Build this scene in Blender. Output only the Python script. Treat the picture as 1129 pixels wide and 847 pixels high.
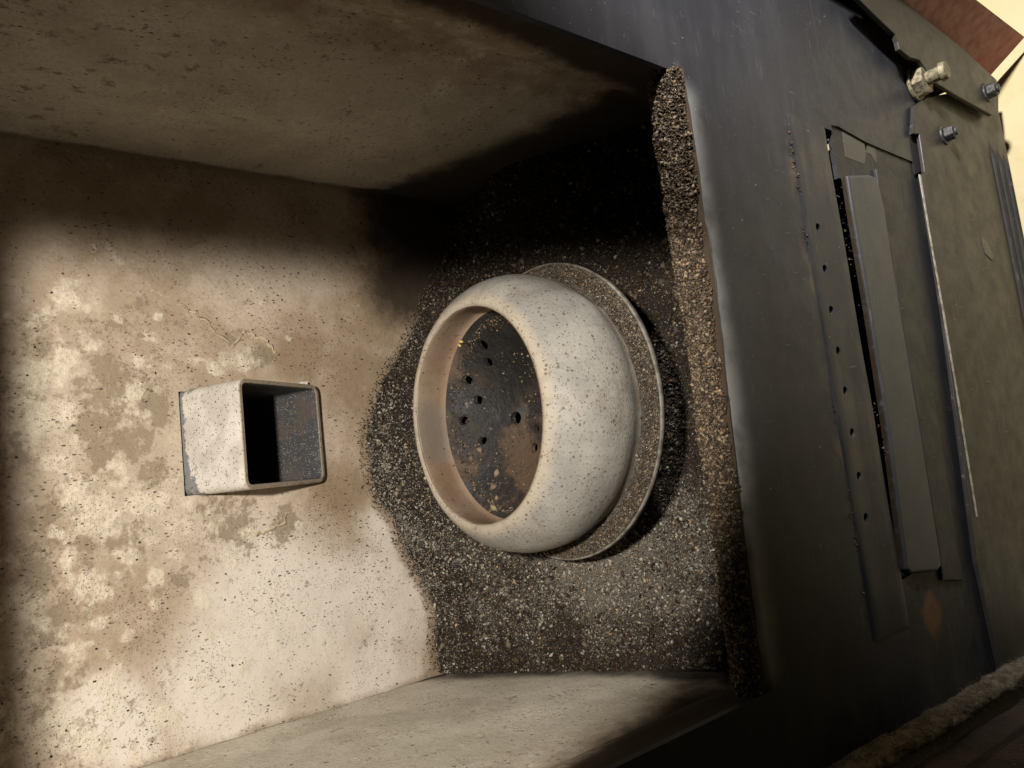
import bpy, bmesh, math
import numpy as np
from mathutils import Vector, Matrix

S = bpy.context.scene
for o in list(bpy.data.objects): bpy.data.objects.remove(o)
COL = S.collection
rng = np.random.default_rng(7)

# ------------------------------------------------------------------ camera
# world: X across the stove (viewer's right), Y into the firebox, Z up, metres.
AX = np.array([[-0.11176202, -0.98702935, 0.11524887],
               [-0.60236669, 0.15952886, 0.78211567],
               [-0.79035664, 0.01798875, -0.61238287]])
CAM = np.array([-0.03916, -0.22335, 0.30110])
FPX, PCX, PCY = 800.0, 564.5, 423.5
cam = bpy.data.cameras.new("camera"); cam.sensor_width = 36; cam.lens = 36 * FPX / 1129
cam.clip_start = 0.01; cam.clip_end = 50
co = bpy.data.objects.new("camera", cam); COL.objects.link(co)
r_, u_, b_ = AX[:, 0], -AX[:, 1], -AX[:, 2]
co.matrix_world = Matrix([[r_[i], u_[i], b_[i], CAM[i]] for i in range(3)] + [[0, 0, 0, 1]])
S.camera = co

# ------------------------------------------------------------------ light
w = bpy.data.worlds.new("World"); S.world = w; w.use_nodes = True
w.node_tree.nodes["Background"].inputs[0].default_value = (1.0, 0.82, 0.6, 1)
w.node_tree.nodes["Background"].inputs[1].default_value = 0.018
def lamp(name, kind, loc, power, color, size, target=None, cone=None, blend=0.5):
    l = bpy.data.lights.new(name, kind); l.energy = power; l.color = color; l.shadow_soft_size = size
    o = bpy.data.objects.new(name, l); COL.objects.link(o); o.location = loc
    if target is not None:
        o.rotation_euler = (Vector(target) - Vector(loc)).to_track_quat('-Z', 'Y').to_euler()
    if cone: l.spot_size = math.radians(cone); l.spot_blend = blend
    return o
# work light held above the phone; unseen flaps, added in its nodes, cut the beam to shape the shade
torch = lamp("work_torch", 'POINT', (0.030, -0.250, 0.470), 17, (1.0, 0.925, 0.82), 0.014)
torch.data.use_nodes = True
_t = torch.data.node_tree; _em = _t.nodes['Emission']
_g = _t.nodes.new('ShaderNodeNewGeometry'); _sp = _t.nodes.new('ShaderNodeSeparateXYZ'); _t.links.new(_g.outputs['Incoming'], _sp.inputs[0])
def _div(a, b):
    k = _t.nodes.new('ShaderNodeMath'); k.operation = 'DIVIDE'; _t.links.new(a, k.inputs[0]); _t.links.new(b, k.inputs[1]); return k.outputs[0]
def _edge(x, lo, hi):
    k = _t.nodes.new('ShaderNodeMapRange'); k.interpolation_type = 'SMOOTHSTEP'; _t.links.new(x, k.inputs[0])
    k.inputs[1].default_value = lo; k.inputs[2].default_value = hi; return k.outputs[0]
_h = _edge(_div(_sp.outputs[0], _sp.outputs[1]), 0.202, 0.112)           # added beam cut on the right
_v = _edge(_div(_sp.outputs[2], _sp.outputs[1]), -2.12, -1.90)           # added beam cut on the near side
_k = _t.nodes.new('ShaderNodeMath'); _k.operation = 'MULTIPLY_ADD'; _t.links.new(_div(_sp.outputs[0], _sp.outputs[1]), _k.inputs[0]); _k.inputs[1].default_value = 1.6
_t.links.new(_div(_sp.outputs[2], _sp.outputs[1]), _k.inputs[2])
_c = _edge(_k.outputs[0], -2.58, -2.30)                                  # added corner cut, shading the side towards the open door
_m0 = _t.nodes.new('ShaderNodeMath'); _m0.operation = 'MULTIPLY'; _t.links.new(_h, _m0.inputs[0]); _t.links.new(_c, _m0.inputs[1])
_m = _t.nodes.new('ShaderNodeMath'); _m.operation = 'MULTIPLY'; _t.links.new(_m0.outputs[0], _m.inputs[0]); _t.links.new(_v, _m.inputs[1])
_t.links.new(_m.outputs[0], _em.inputs['Strength'])
lamp("room_lamp", 'SPOT', (0.50, -0.22, 0.25), 43, (1.0, 0.96, 0.92), 0.02, (0.31, 0.0, -0.15), 77, 1.0)
S.view_settings.view_transform = 'Standard'; S.view_settings.look = 'None'
S.view_settings.exposure = 0; S.view_settings.gamma = 1
S.render.engine = 'CYCLES'; S.cycles.max_bounces = 6; S.cycles.diffuse_bounces = 5

# ------------------------------------------------------------------ helpers
def ray(px, py):
    return AX @ np.array([px - PCX, py - PCY, FPX])
def at(px, py, axis, val):
    """point of the plane axis=val seen at a photo pixel (used to survey sizes and places)"""
    r = ray(px, py); t = (val - CAM[axis]) / r[axis]
    return CAM + t * r
def fz(px, py, Y):                       # (X,Z) on a plane of the stove front
    p = at(px, py, 1, Y); return (p[0], p[2])

def hash2(ix, iy, s):
    n = np.sin(ix * 127.1 + iy * 311.7 + s * 74.7) * 43758.5453
    return n - np.floor(n)
def vnoise(x, y, s=0):
    ix, iy = np.floor(x), np.floor(y); fx, fy = x - ix, y - iy
    fx = fx * fx * (3 - 2 * fx); fy = fy * fy * (3 - 2 * fy)
    a = hash2(ix, iy, s); b = hash2(ix + 1, iy, s); c = hash2(ix, iy + 1, s); d = hash2(ix + 1, iy + 1, s)
    return (a + (b - a) * fx) * (1 - fy) + (c + (d - c) * fx) * fy
def fbm(x, y, s=0, oct=4):
    v = 0; amp = .5; f = 1
    for i in range(oct):
        v = v + amp * vnoise(x * f, y * f, s + i * 3.1); amp *= .5; f *= 2.03
    return v / (1 - .5 ** oct)
def sstep(a, b, x):
    t = np.clip((x - a) / (b - a), 0, 1); return t * t * (3 - 2 * t)

def empty(name, loc, label, cat, group=None):
    o = bpy.data.objects.new(name, None); COL.objects.link(o); o.location = loc
    o.empty_display_size = .02
    o["label"] = label; o["category"] = cat
    if group: o["group"] = group
    return o
def link(name, me, mat, parent=None):
    o = bpy.data.objects.new(name, me); COL.objects.link(o)
    if mat: me.materials.append(mat)
    if parent:
        o.parent = parent; o.matrix_parent_inverse = Matrix.Translation(-Vector(parent_world(parent)))
    return o
def parent_world(p):
    v = Vector(p.location)
    return v
def mesh_np(name, V, F, smooth=False):
    me = bpy.data.meshes.new(name)
    V = np.asarray(V, dtype=np.float32); F = np.asarray(F, dtype=np.int32)
    k = F.shape[1]
    me.vertices.add(len(V)); me.vertices.foreach_set("co", V.ravel())
    me.loops.add(F.size); me.loops.foreach_set("vertex_index", F.ravel())
    me.polygons.add(len(F))
    me.polygons.foreach_set("loop_start", np.arange(0, F.size, k, dtype=np.int32))
    if smooth: me.polygons.foreach_set("use_smooth", np.ones(len(F), dtype=bool))
    me.update(calc_edges=True); me.validate()
    return me
def mesh_bm(name, bm, smooth=False):
    bmesh.ops.recalc_face_normals(bm, faces=bm.faces[:])
    me = bpy.data.meshes.new(name); bm.to_mesh(me); bm.free()
    if smooth:
        for p in me.polygons: p.use_smooth = True
    return me
def fattr(me, name, vals):
    a = me.attributes.new(name, 'FLOAT', 'POINT'); a.data.foreach_set("value", np.asarray(vals, dtype=np.float32))
def cattr(me, name, rgb):
    a = me.color_attributes.new(name, 'FLOAT_COLOR', 'POINT')
    c = np.ones((len(rgb), 4), dtype=np.float32); c[:, :3] = rgb
    a.data.foreach_set("color", c.ravel())

def grid(nu, nv):
    i, j = np.meshgrid(np.arange(nu), np.arange(nv), indexing='ij')
    idx = (i * nv + j)
    F = np.stack([idx[:-1, :-1].ravel(), idx[1:, :-1].ravel(), idx[1:, 1:].ravel(), idx[:-1, 1:].ravel()], 1)
    return i.ravel(), j.ravel(), F

def prism(poly, y0, y1, bevel=0.0, seg=2):
    """polygon in (X,Z), extruded from front face y0 back to y1"""
    bm = bmesh.new()
    vs = [bm.verts.new((x, y0, z)) for x, z in poly]
    f = bm.faces.new(vs)
    r = bmesh.ops.extrude_face_region(bm, geom=[f])
    for v in r['geom']:
        if isinstance(v, bmesh.types.BMVert): v.co.y = y1
    bmesh.ops.recalc_face_normals(bm, faces=bm.faces[:])
    if bevel > 0:
        es = [e for e in bm.edges if all(abs(v.co.y - y0) < 1e-6 for v in e.verts)]
        bmesh.ops.bevel(bm, geom=es, offset=bevel, segments=seg, affect='EDGES', profile=.5)
    return bm
def bevel_obj(o, wdt=.001, seg=2):
    m = o.modifiers.new("bevel", 'BEVEL'); m.width = wdt; m.segments = seg; m.limit_method = 'ANGLE'

def lathe(profile, n=128, cx=0, cy=0, a0=0.0, a1=2 * math.pi, close=True):
    P = np.array(profile); m = len(P)
    full = abs(a1 - a0 - 2 * math.pi) < 1e-6
    ang = np.linspace(a0, a1, n, endpoint=not full)
    V = np.zeros((n, m, 3))
    V[:, :, 0] = cx + np.cos(ang)[:, None] * P[None, :, 0]
    V[:, :, 1] = cy + np.sin(ang)[:, None] * P[None, :, 0]
    V[:, :, 2] = P[None, :, 1]
    F = []
    for i in range(n if full else n - 1):
        k = (i + 1) % n
        for j in range(m - 1):
            F.append((i * m + j, k * m + j, k * m + j + 1, i * m + j + 1))
    return V.reshape(-1, 3), np.array(F), ang

OCT_V = np.array([[1, 0, 0], [-1, 0, 0], [0, 1, 0], [0, -1, 0], [0, 0, 1], [0, 0, -1]], float)
OCT_F = np.array([[0, 2, 4], [2, 1, 4], [1, 3, 4], [3, 0, 4], [2, 0, 5], [1, 2, 5], [3, 1, 5], [0, 3, 5]])
def granules(P, size, flat=(.35, 1.0), colors=None, long=1.6):
    """irregular little chips at points P; returns verts, tris, colours"""
    n = len(P)
    v = OCT_V[None] * (1 + .45 * (rng.random((n, 6, 1)) - .5)) + .25 * (rng.random((n, 6, 3)) - .5)
    sc = np.stack([1 + (long - 1) * rng.random(n), np.ones(n), flat[0] + (flat[1] - flat[0]) * rng.random(n)], 1)
    v = v * sc[:, None, :] * np.asarray(size)[:, None, None] * .5
    q = rng.normal(size=(n, 4)); q /= np.linalg.norm(q, axis=1, keepdims=True)
    a, b, c, d = q.T
    R = np.stack([np.stack([1 - 2 * (c * c + d * d), 2 * (b * c - a * d), 2 * (b * d + a * c)], 1),
                  np.stack([2 * (b * c + a * d), 1 - 2 * (b * b + d * d), 2 * (c * d - a * b)], 1),
                  np.stack([2 * (b * d - a * c), 2 * (c * d + a * b), 1 - 2 * (b * b + c * c)], 1)], 1)
    v = np.einsum('nij,nkj->nki', R, v) + P[:, None, :]
    F = (OCT_F[None] + (np.arange(n) * 6)[:, None, None]).reshape(-1, 3)
    C = np.repeat(colors, 6, axis=0) if colors is not None else None
    return v.reshape(-1, 3), F, C
def ash_colors(n, dark, light, frac_light=.25, warm=.15):
    t = rng.random(n) ** 2.2
    hi = rng.random(n) < frac_light
    t = np.where(hi, .45 + .55 * rng.random(n), t * .5)
    c = np.array(dark)[None] * (1 - t[:, None]) + np.array(light)[None] * t[:, None]
    wv = (rng.random(n) < warm)[:, None]
    return np.where(wv, c * np.array([[1.1, .90, .70]]), c)

# ------------------------------------------------------------------ materials
class NT:
    def __init__(self, name):
        m = bpy.data.materials.new(name); m.use_nodes = True
        self.m = m; self.t = m.node_tree; self.n = self.t.nodes; self.n.clear()
        self.out = self.n.new('ShaderNodeOutputMaterial')
        self.b = self.n.new('ShaderNodeBsdfPrincipled'); self.L(self.b.outputs[0], self.out.inputs[0])
        self.tc = self.n.new('ShaderNodeTexCoord')
        g = self.n.new('ShaderNodeNewGeometry'); self.pos = g.outputs['Position']
    def L(self, a, b): self.t.links.new(a, b)
    def val(self, x, inp):
        if isinstance(x, bpy.types.NodeSocket): self.L(x, inp)
        else: inp.default_value = x
    def noise(self, scale, detail=4, rough=.55, coord=None, dist=0.0):
        k = self.n.new('ShaderNodeTexNoise'); k.inputs['Scale'].default_value = scale
        k.inputs['Detail'].default_value = detail; k.inputs['Roughness'].default_value = rough
        k.inputs['Distortion'].default_value = dist
        self.L(coord or self.pos, k.inputs['Vector']); return k.outputs[0]
    def math(self, op, a, b=0.0, clamp=False):
        k = self.n.new('ShaderNodeMath'); k.operation = op; k.use_clamp = clamp
        self.val(a, k.inputs[0]); self.val(b, k.inputs[1]); return k.outputs[0]
    def ramp(self, x, lo, hi, a=0.0, b=1.0):
        k = self.n.new('ShaderNodeMapRange'); k.interpolation_type = 'SMOOTHSTEP'
        self.val(x, k.inputs[0]); k.inputs[1].default_value = lo; k.inputs[2].default_value = hi
        k.inputs[3].default_value = a; k.inputs[4].default_value = b; return k.outputs[0]
    def mix(self, f, a, b):
        k = self.n.new('ShaderNodeMix'); k.data_type = 'RGBA'
        self.val(f, k.inputs[0])
        for s, x in ((6, a), (7, b)):
            if isinstance(x, bpy.types.NodeSocket): self.L(x, k.inputs[s])
            else: k.inputs[s].default_value = (*x, 1)
        return k.outputs[2]
    def attr(self, name):
        k = self.n.new('ShaderNodeAttribute'); k.attribute_name = name; return k
    def scaled(self, s):
        k = self.n.new('ShaderNodeMapping'); k.inputs['Scale'].default_value = s
        self.L(self.pos, k.inputs[0]); return k.outputs[0]
    def specks(self, scale, radius, density, coord=None):
        k = self.n.new('ShaderNodeTexVoronoi'); k.inputs['Scale'].default_value = scale
        self.L(coord or self.pos, k.inputs['Vector'])
        sep = self.n.new('ShaderNodeSeparateColor'); self.L(k.outputs['Color'], sep.inputs[0])
        pick = self.math('LESS_THAN', sep.outputs[0], density)
        rad = self.math('MULTIPLY', sep.outputs[1], radius)
        d = self.math('SUBTRACT', rad, k.outputs['Distance'])
        d = self.ramp(d, -.02, .05)
        return self.math('MULTIPLY', d, pick)
    def ball(self, c, r0, r1):
        k = self.n.new('ShaderNodeVectorMath'); k.operation = 'DISTANCE'
        self.L(self.pos, k.inputs[0]); k.inputs[1].default_value = c
        return self.ramp(k.outputs['Value'], r0, r1, 1, 0)
    def bump(self, h, dist=.001, strength=1.0, normal=None):
        k = self.n.new('ShaderNodeBump'); k.inputs['Distance'].default_value = dist; k.inputs['Strength'].default_value = strength
        self.L(h, k.inputs['Height'])
        if normal: self.L(normal, k.inputs['Normal'])
        return k.outputs[0]
    def done(self, col, rough=.8, normal=None, metal=0.0, spec=.5):
        if isinstance(col, bpy.types.NodeSocket): self.L(col, self.b.inputs['Base Color'])
        else: self.b.inputs['Base Color'].default_value = (*col, 1)
        self.val(rough, self.b.inputs['Roughness']); self.b.inputs['Metallic'].default_value = metal
        self.b.inputs['Specular IOR Level'].default_value = spec
        if normal: self.L(normal, self.b.inputs['Normal'])
        return self.m

def wall_mat(name, c1, c2, stain_shade=(.25, .18, .115)):
    m = NT(name)
    big = m.noise(14, 3, .6, dist=.4); mid = m.noise(55, 3, .65); fine = m.noise(420, 3, .7)
    col = m.mix(m.ramp(big, .38, .62), c1, c2)
    col = m.mix(m.math('MULTIPLY', m.ramp(mid, .45, .7), .35), col, tuple(x * 1.12 for x in c2))
    col = m.mix(m.math('MULTIPLY', m.ramp(fine, .35, .7), .28), col, tuple(x * .62 for x in c1))
    pl = m.attr('pale').outputs['Fac']; col = m.mix(m.math('MULTIPLY', m.ramp(m.math('ADD', pl, m.math('MULTIPLY', m.math('SUBTRACT', big, .5), .8)), .2, .9), .8), col, (.72, .662, .592))
    st = m.attr('stain_shade').outputs['Fac']
    sm = m.ramp(m.math('ADD', st, m.math('MULTIPLY', m.math('SUBTRACT', mid, .5), .9)), .15, .85)
    col = m.mix(m.math('MULTIPLY', sm, .85), col, stain_shade)
    br = m.attr('brown').outputs['Fac']
    n2 = m.noise(90, 4, .7)
    n2b = m.noise(330, 2, .6)
    bv = m.math('ADD', m.math('MULTIPLY', br, .5), m.math('ADD', m.math('MULTIPLY', m.math('SUBTRACT', n2, .5), 1.5), m.math('MULTIPLY', m.math('SUBTRACT', n2b, .5), .5)))
    bm_ = m.ramp(bv, .20, .42)
    col = m.mix(m.math('MULTIPLY', bm_, .8), col, (.25, .20, .14))
    cr = m.attr('crust').outputs['Fac']
    n3 = m.noise(130, 4, .68)
    n3a = m.noise(48, 3, .6, dist=.3)
    cv = m.math('ADD', m.math('MULTIPLY', cr, .55), m.math('ADD', m.math('MULTIPLY', m.math('SUBTRACT', n3, .5), 1.3), m.math('MULTIPLY', m.math('SUBTRACT', n3a, .5), 1.3)))
    cm = m.ramp(cv, .20, .56)
    cm = m.math('MULTIPLY', cm, m.ramp(fine, .30, .62, .45, 1)); bm_ = m.math('MULTIPLY', bm_, m.ramp(n2b, .3, .6, .55, 1))
    ccol = m.mix(m.noise(300, 3, .6), (.55, .48, .37), (.76, .69, .56))
    col = m.mix(m.math('MULTIPLY', cm, .9), col, ccol)
    so = m.attr('soot_shade').outputs['Fac']
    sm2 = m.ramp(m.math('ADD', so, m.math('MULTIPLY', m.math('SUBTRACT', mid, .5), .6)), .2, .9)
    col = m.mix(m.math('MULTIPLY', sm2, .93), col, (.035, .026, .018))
    _mp = m.n.new('ShaderNodeMapping'); _mp.inputs['Rotation'].default_value = (.5, .6, .2); _mp.inputs['Scale'].default_value = (1, 1, .5); m.L(m.pos, _mp.inputs[0])
    s1 = m.specks(700, .40, .30, _mp.outputs[0]); s2 = m.specks(330, .24, .10, _mp.outputs[0]); s3 = m.specks(1250, .5, .45)
    dens = m.ramp(m.noise(30, 3, .5), .35, .65, .3, 1)
    sp = m.math('MAXIMUM', m.math('MULTIPLY', m.math('MAXIMUM', s1, m.math('MULTIPLY', s3, .6)), dens), s2)
    col = m.mix(m.math('MULTIPLY', sp, .82), col, (.05, .036, .024))
    h = m.math('ADD', m.math('MULTIPLY', fine, .5), m.math('MULTIPLY', cm, .55))
    h = m.math('ADD', h, m.math('MULTIPLY', bm_, -.5))
    h = m.math('ADD', h, m.math('MULTIPLY', sp, .5))
    return m.done(col, .92, m.bump(h, .0007, .8), spec=.15)

def dark_metal(name, base=(.045, .045, .045), dust=(.16, .145, .12), rough=(.36, .6), dusty=.5, specks=True):
    m = NT(name)
    a = m.noise(9, 3, .6, dist=.6); b = m.noise(60, 3, .7); c = m.noise(700, 2, .6)
    streak = m.noise(40, 4, .6, coord=m.scaled((.25, 1, 1.6)))
    col = m.mix(m.ramp(a, .35, .7), base, tuple(x * 1.2 for x in base))
    dm = m.math('MULTIPLY', m.ramp(m.math('ADD', m.math('MULTIPLY', a, .5), m.math('MULTIPLY', streak, .6)), .5, .8), dusty)
    col = m.mix(dm, col, dust)
    col = m.mix(m.math('MULTIPLY', m.ramp(c, .5, .75), .25), col, tuple(x * 1.6 for x in base))
    if specks:
        scr = m.noise(1.0, 2, .5, coord=m.scaled((35, 200, 900))); scr2 = m.noise(1.0, 2, .5, coord=m.scaled((700, 200, 60)))
        sm_ = m.math('MULTIPLY', m.math('MAXIMUM', m.ramp(scr, .63, .70), m.ramp(scr2, .66, .72)), m.ramp(b, .45, .65))
        col = m.mix(m.math('MULTIPLY', sm_, .45), col, (.22, .20, .17))
        col = m.mix(m.math('MULTIPLY', m.specks(420, .13, .16), .7), col, (.34, .30, .24))
        col = m.mix(m.math('MULTIPLY', m.specks(170, .10, .10), .7), col, (.42, .36, .27))
        col = m.mix(m.math('MULTIPLY', m.specks(330, .16, .06), .7), col, (.015, .012, .01))
    r = m.math('ADD', m.ramp(b, .3, .7, rough[0], rough[0] + .6 * (rough[1] - rough[0])), m.math('MULTIPLY', dm, .25))
    h = m.math('ADD', m.math('MULTIPLY', c, .4), m.math('MULTIPLY', b, .8))
    return m, col, r, m.bump(h, .0002, .5)

def simple_metal(*a, spec=.32, **k):
    m, col, r, n = dark_metal(*a, **k); return m.done(col, r, n, spec=spec)

def granule_mat(name, rough=.85, spec=.25):
    m = NT(name); k = m.attr('Col'); n = m.noise(1500, 2, .5)
    col = m.mix(m.math('MULTIPLY', m.ramp(n, .4, .7), .35), k.outputs['Color'], (.02, .016, .012))
    return m.done(col, rough, spec=spec)

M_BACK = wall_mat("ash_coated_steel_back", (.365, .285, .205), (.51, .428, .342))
M_SIDE = wall_mat("ash_coated_steel_side", (.52, .475, .39), (.66, .615, .525))
M_GRAN = granule_mat("loose_ash_granules")
M_CRUST = granule_mat("crusted_gasket_granules", .8, .3)

# ------------------------------------------------------------------ firebox
stove = empty("pellet_stove", (0, 0, -.492), "black steel pellet stove with open ash-coated firebox and square feed chute", "stove")
BY = .24; WX = .176                      # back wall depth, half width at the back
OX, OT = .160, .3665                      # door opening half width and top
TOPZ = .43; BOTZ = -.13

def blobs(px, py, lst):
    v = np.zeros_like(px)
    for x, y, r in lst:
        v = np.maximum(v, 1 - sstep(.1, 1.9, np.hypot(px - x, py - y) / r))
    return v
def to_px(P):
    q = (P - CAM) @ AX
    return FPX * q[:, 0] / q[:, 2] + PCX, FPX * q[:, 1] / q[:, 2] + PCY

# surveyed spots of pale crust, bare brown and heat stain on the back wall, in photo pixels
CRUST = [(45,360,22),(75,330,16),(65,400,30),(72,455,20),(40,470,18),(100,378,13),(160,372,10),(150,430,12),(130,508,15),
 (75,540,20),(105,570,26),(160,556,20),(60,588,12),(140,612,15),(90,642,22),(115,655,13),(175,637,10),(50,690,17),(75,618,14),
 (110,690,12),(172,668,9),(225,662,12),(255,612,14),(235,578,18),(270,592,10),(200,575,22),(165,590,15),(110,755,16),(140,700,13),
 (190,730,10),(60,790,12),(100,820,20),(272,398,15),(242,402,12),(212,398,8),(85,720,14),(120,782,20),(182,790,13),(180,550,10),
 (205,560,14),(130,352,9),(175,350,7),(150,395,10),(195,610,12),(150,835,14),(60,510,14),(35,420,12),(228,700,8),(270,735,8),(330,580,7)]
BROWN = [(250,572,40),(312,582,18),(120,430,36),(148,482,28),(60,560,20),(110,500,20),(45,630,24),(60,690,20),(105,470,26),(200,640,14),
 (170,450,20),(60,740,14),(130,590,22),(95,600,16),(170,520,18),(288,390,16),(255,372,10)]
STAIN = [(400,420,60),(420,350,60),(440,300,70),(375,540,40),(330,395,40),(460,260,70)]

PALE = [(330,690,110),(420,660,70),(440,580,50),(250,760,90),(400,740,60),(130,800,60)]
def add_masks(me, P, px, py, back=True):
    z = np.zeros(len(P))
    if back:
        # fine white mottling over the upper half of the wall, patches where surveyed
        gen = .38 * sstep(330, 60, px) * sstep(300, 360, py)
        fattr(me, 'crust', np.clip(np.maximum(blobs(px, py, CRUST) * .98, gen), 0, 1))
        fattr(me, 'brown', np.maximum(blobs(px, py, BROWN), .42 * sstep(300, 60, px) * sstep(290, 360, py)))
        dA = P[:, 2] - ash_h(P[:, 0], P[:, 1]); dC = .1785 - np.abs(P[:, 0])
        fattr(me, 'stain_shade', np.clip(np.maximum(blobs(px, py, STAIN) * .8, .75 * sstep(.016, .001, dA)) + .6 * sstep(.010, .001, dC), 0, 1))  # heat stain, plus shading along the wall corners painted in
        fattr(me, 'soot_shade', blobs(px, py, [(455,235,62),(485,280,62),(450,315,46),(510,240,60)])); fattr(me, 'pale', blobs(px, py, PALE))  # soot, with the shade of the lower right corner painted in

# ash surface height, used for ash bed and for where things disappear into it
RIDGE_X = np.array([-.18, -.15, -.118, -.0763, -.0426, -.0045, .0401, .064, .0962, .13, .18])
RIDGE_Z = np.array([.034, .031, .033, .0536, .0700, .0745, .0500, .030, .012, -.010, -.022])
def ash_h(X, Y):
    back = sum(np.interp(X + d, RIDGE_X, RIDGE_Z) for d in (-.016, -.008, 0, .008, .016)) / 5 + .006 * (fbm(X * 45 + 7, X * 0 + 2, 17, 3) - .5)
    f0 = -.074 + .006 * sstep(-.05, .17, X)
    t = np.clip((Y - .07) / (BY - .07), 0, 1)
    base = f0 + (.033 - f0) * t
    bump = (back - .033) * sstep(.45, 1.0, t)
    h = base + bump
    # heaped a little higher round the pot's left side, dished under the chute
    h = h + .012 * np.exp(-(((X + .105) / .035) ** 2 + ((Y - .13) / .05) ** 2))
    h = h + .010 * np.exp(-(((X - .09) / .035) ** 2 + ((Y - .10) / .05) ** 2))
    return h + .0035 * (fbm(X * 60, Y * 60, 5, 4) - .5) + .0035 * (fbm(X * 220, Y * 220, 9, 3) - .5)

# back wall
CH_X0, CH_X1 = -.0340, .0306             # feed chute outer sides
nu, nv = 240, 371
i, j, F = grid(nu, nv)
X = -.1785 + .357 * i / (nu - 1); Z = BOTZ + (TOPZ - BOTZ) * j / (nv - 1)
fil = .006
dx = np.minimum(X + .1785, .1785 - X)
fillet = np.where(dx < fil, fil - np.sqrt(np.clip(fil * fil - (fil - dx) ** 2, 0, None)), 0)
Y = BY - fillet * (.35 + .65 * (X < 0)) - .0012 * (fbm(X * 40, Z * 40, 2) - .5) - .0008 * (fbm(X * 160, Z * 160, 4) - .5)
P = np.stack([X, Y, Z], 1); px, py = to_px(P)
P[:, 1] -= .0003 * sstep(.25, .8, blobs(px, py, CRUST) * .6 + (fbm(X * 130, Z * 130, 11) - .5) * 1.2 + .15)
cen = P[F].mean(1)
keep = ~((cen[:, 0] > CH_X0 + .0008) & (cen[:, 0] < CH_X1 - .0012) & (cen[:, 2] > .1120) & (cen[:, 2] < .1930))
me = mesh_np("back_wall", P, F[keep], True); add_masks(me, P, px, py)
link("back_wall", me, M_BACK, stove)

# side walls: a short jamb return at the door opening, a bend, then the flat ash-coated side
def side_wall(sgn):
    prof = [(OX + .0035, .0035), (OX + .005, .014), (OX + .006, .030), (OX + .0085, .038), (WX - .002, .046), (WX, .054)]
    for t in np.linspace(0, 1, 62)[1:]: prof.append((WX + .0006 * math.sin(t * 9), .054 + (BY + .001 - .054) * t))
    # densify the first part
    pr = [prof[0]]
    for a, b in zip(prof[:6], prof[1:6]):
        for t in np.linspace(0, 1, 5)[1:]: pr.append((a[0] + (b[0] - a[0]) * t, a[1] + (b[1] - a[1]) * t))
    pr = np.array(pr + prof[6:]); n = len(pr); m = 150
    i, j, F = grid(n, m)
    Z = BOTZ + (TOPZ - BOTZ) * j / (m - 1)
    P = np.stack([sgn * (pr[i, 0] - .0010 * (fbm(pr[i, 1] * 60, Z * 60, 21 + sgn) - .5)), pr[i, 1], Z], 1)
    me = mesh_np("side_wall", P, F, True)
    ah = ash_h(P[:, 0], P[:, 1])
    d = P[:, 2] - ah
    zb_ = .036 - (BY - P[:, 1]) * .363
    soot_shade = (1.0 * sstep(.042, -.012, P[:, 2] - zb_) if sgn > 0 else .75 * sstep(.030, .0, d)) + .55 * sstep(.075, .035, P[:, 1]) * sstep(.10, .03, P[:, 2])  # on the right wall soot and painted shade share this mask
    soot_shade = np.clip(soot_shade + .9 * sstep(.034, .014, P[:, 1]), 0, 1)
    if sgn < 0: soot_shade = np.clip(soot_shade + .5 * sstep(.115, .06, P[:, 1] + .5 * (P[:, 2] + .02)), 0, 1)
    soot_shade = np.clip(soot_shade + .55 * sstep(BY - .007, BY - .001, P[:, 1] + .004 * (fbm(P[:, 2] * 90, P[:, 1] * 90, 6) - .5)), 0, 1)
    fattr(me, 'soot_shade', soot_shade); fattr(me, 'stain_shade', .55 * sstep(.13, .05, P[:, 1]) + (.08 if sgn > 0 else 0))
    fattr(me, 'crust', .12 + .2 * sstep(.15, .3, P[:, 2]) * (sgn > 0)); fattr(me, 'brown', np.full(len(P), .08) + .22 * (sgn > 0) * sstep(.12, .3, P[:, 2]))
    return link("side_wall", me, M_SIDE, stove)
side_wall(1); side_wall(-1)

M_PLATE, pc, prr, pn = dark_metal("black_stove_paint", base=(.026, .0272, .034), dust=(.082, .080, .084), dusty=.32)
# dusty halo near the slot; pale sheen on the lip bevel painted into the colour
_m = M_PLATE; _s = _m.n.new('ShaderNodeSeparateXYZ'); _m.L(_m.pos, _s.inputs[0])
_d = _m.math('MULTIPLY', _m.ramp(_s.outputs[2], -.030, -.009), _m.ramp(_s.outputs[2], .0, -.002))
_d = _m.math('MULTIPLY', _d, _m.ramp(_m.math('ABSOLUTE', _s.outputs[0]), .1615, .146))
pc = _m.mix(_m.math('MULTIPLY', _d, _m.ramp(_m.noise(45, 3, .6), .3, .6, .35, .9)), pc, (.30, .30, .295))
_g2 = _m.math('MULTIPLY', _m.ramp(_s.outputs[2], -.100, -.112), _m.ramp(_m.noise(55, 4, .7, coord=_m.scaled((.5, 1, 1))), .48, .66))
_g2 = _m.math('MULTIPLY', _g2, _m.math('LESS_THAN', _m.math('ABSOLUTE', _s.outputs[0]), .155))
pc = _m.mix(_m.math('MULTIPLY', _g2, .6), pc, (.16, .12, .08))
M_FRONT = M_PLATE.done(pc, prr, pn, spec=.38)
M_TOP = simple_metal("firebox_roof_soot", base=(.05, .04, .032), dust=(.2, .16, .11), rough=(.7, .9))

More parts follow.
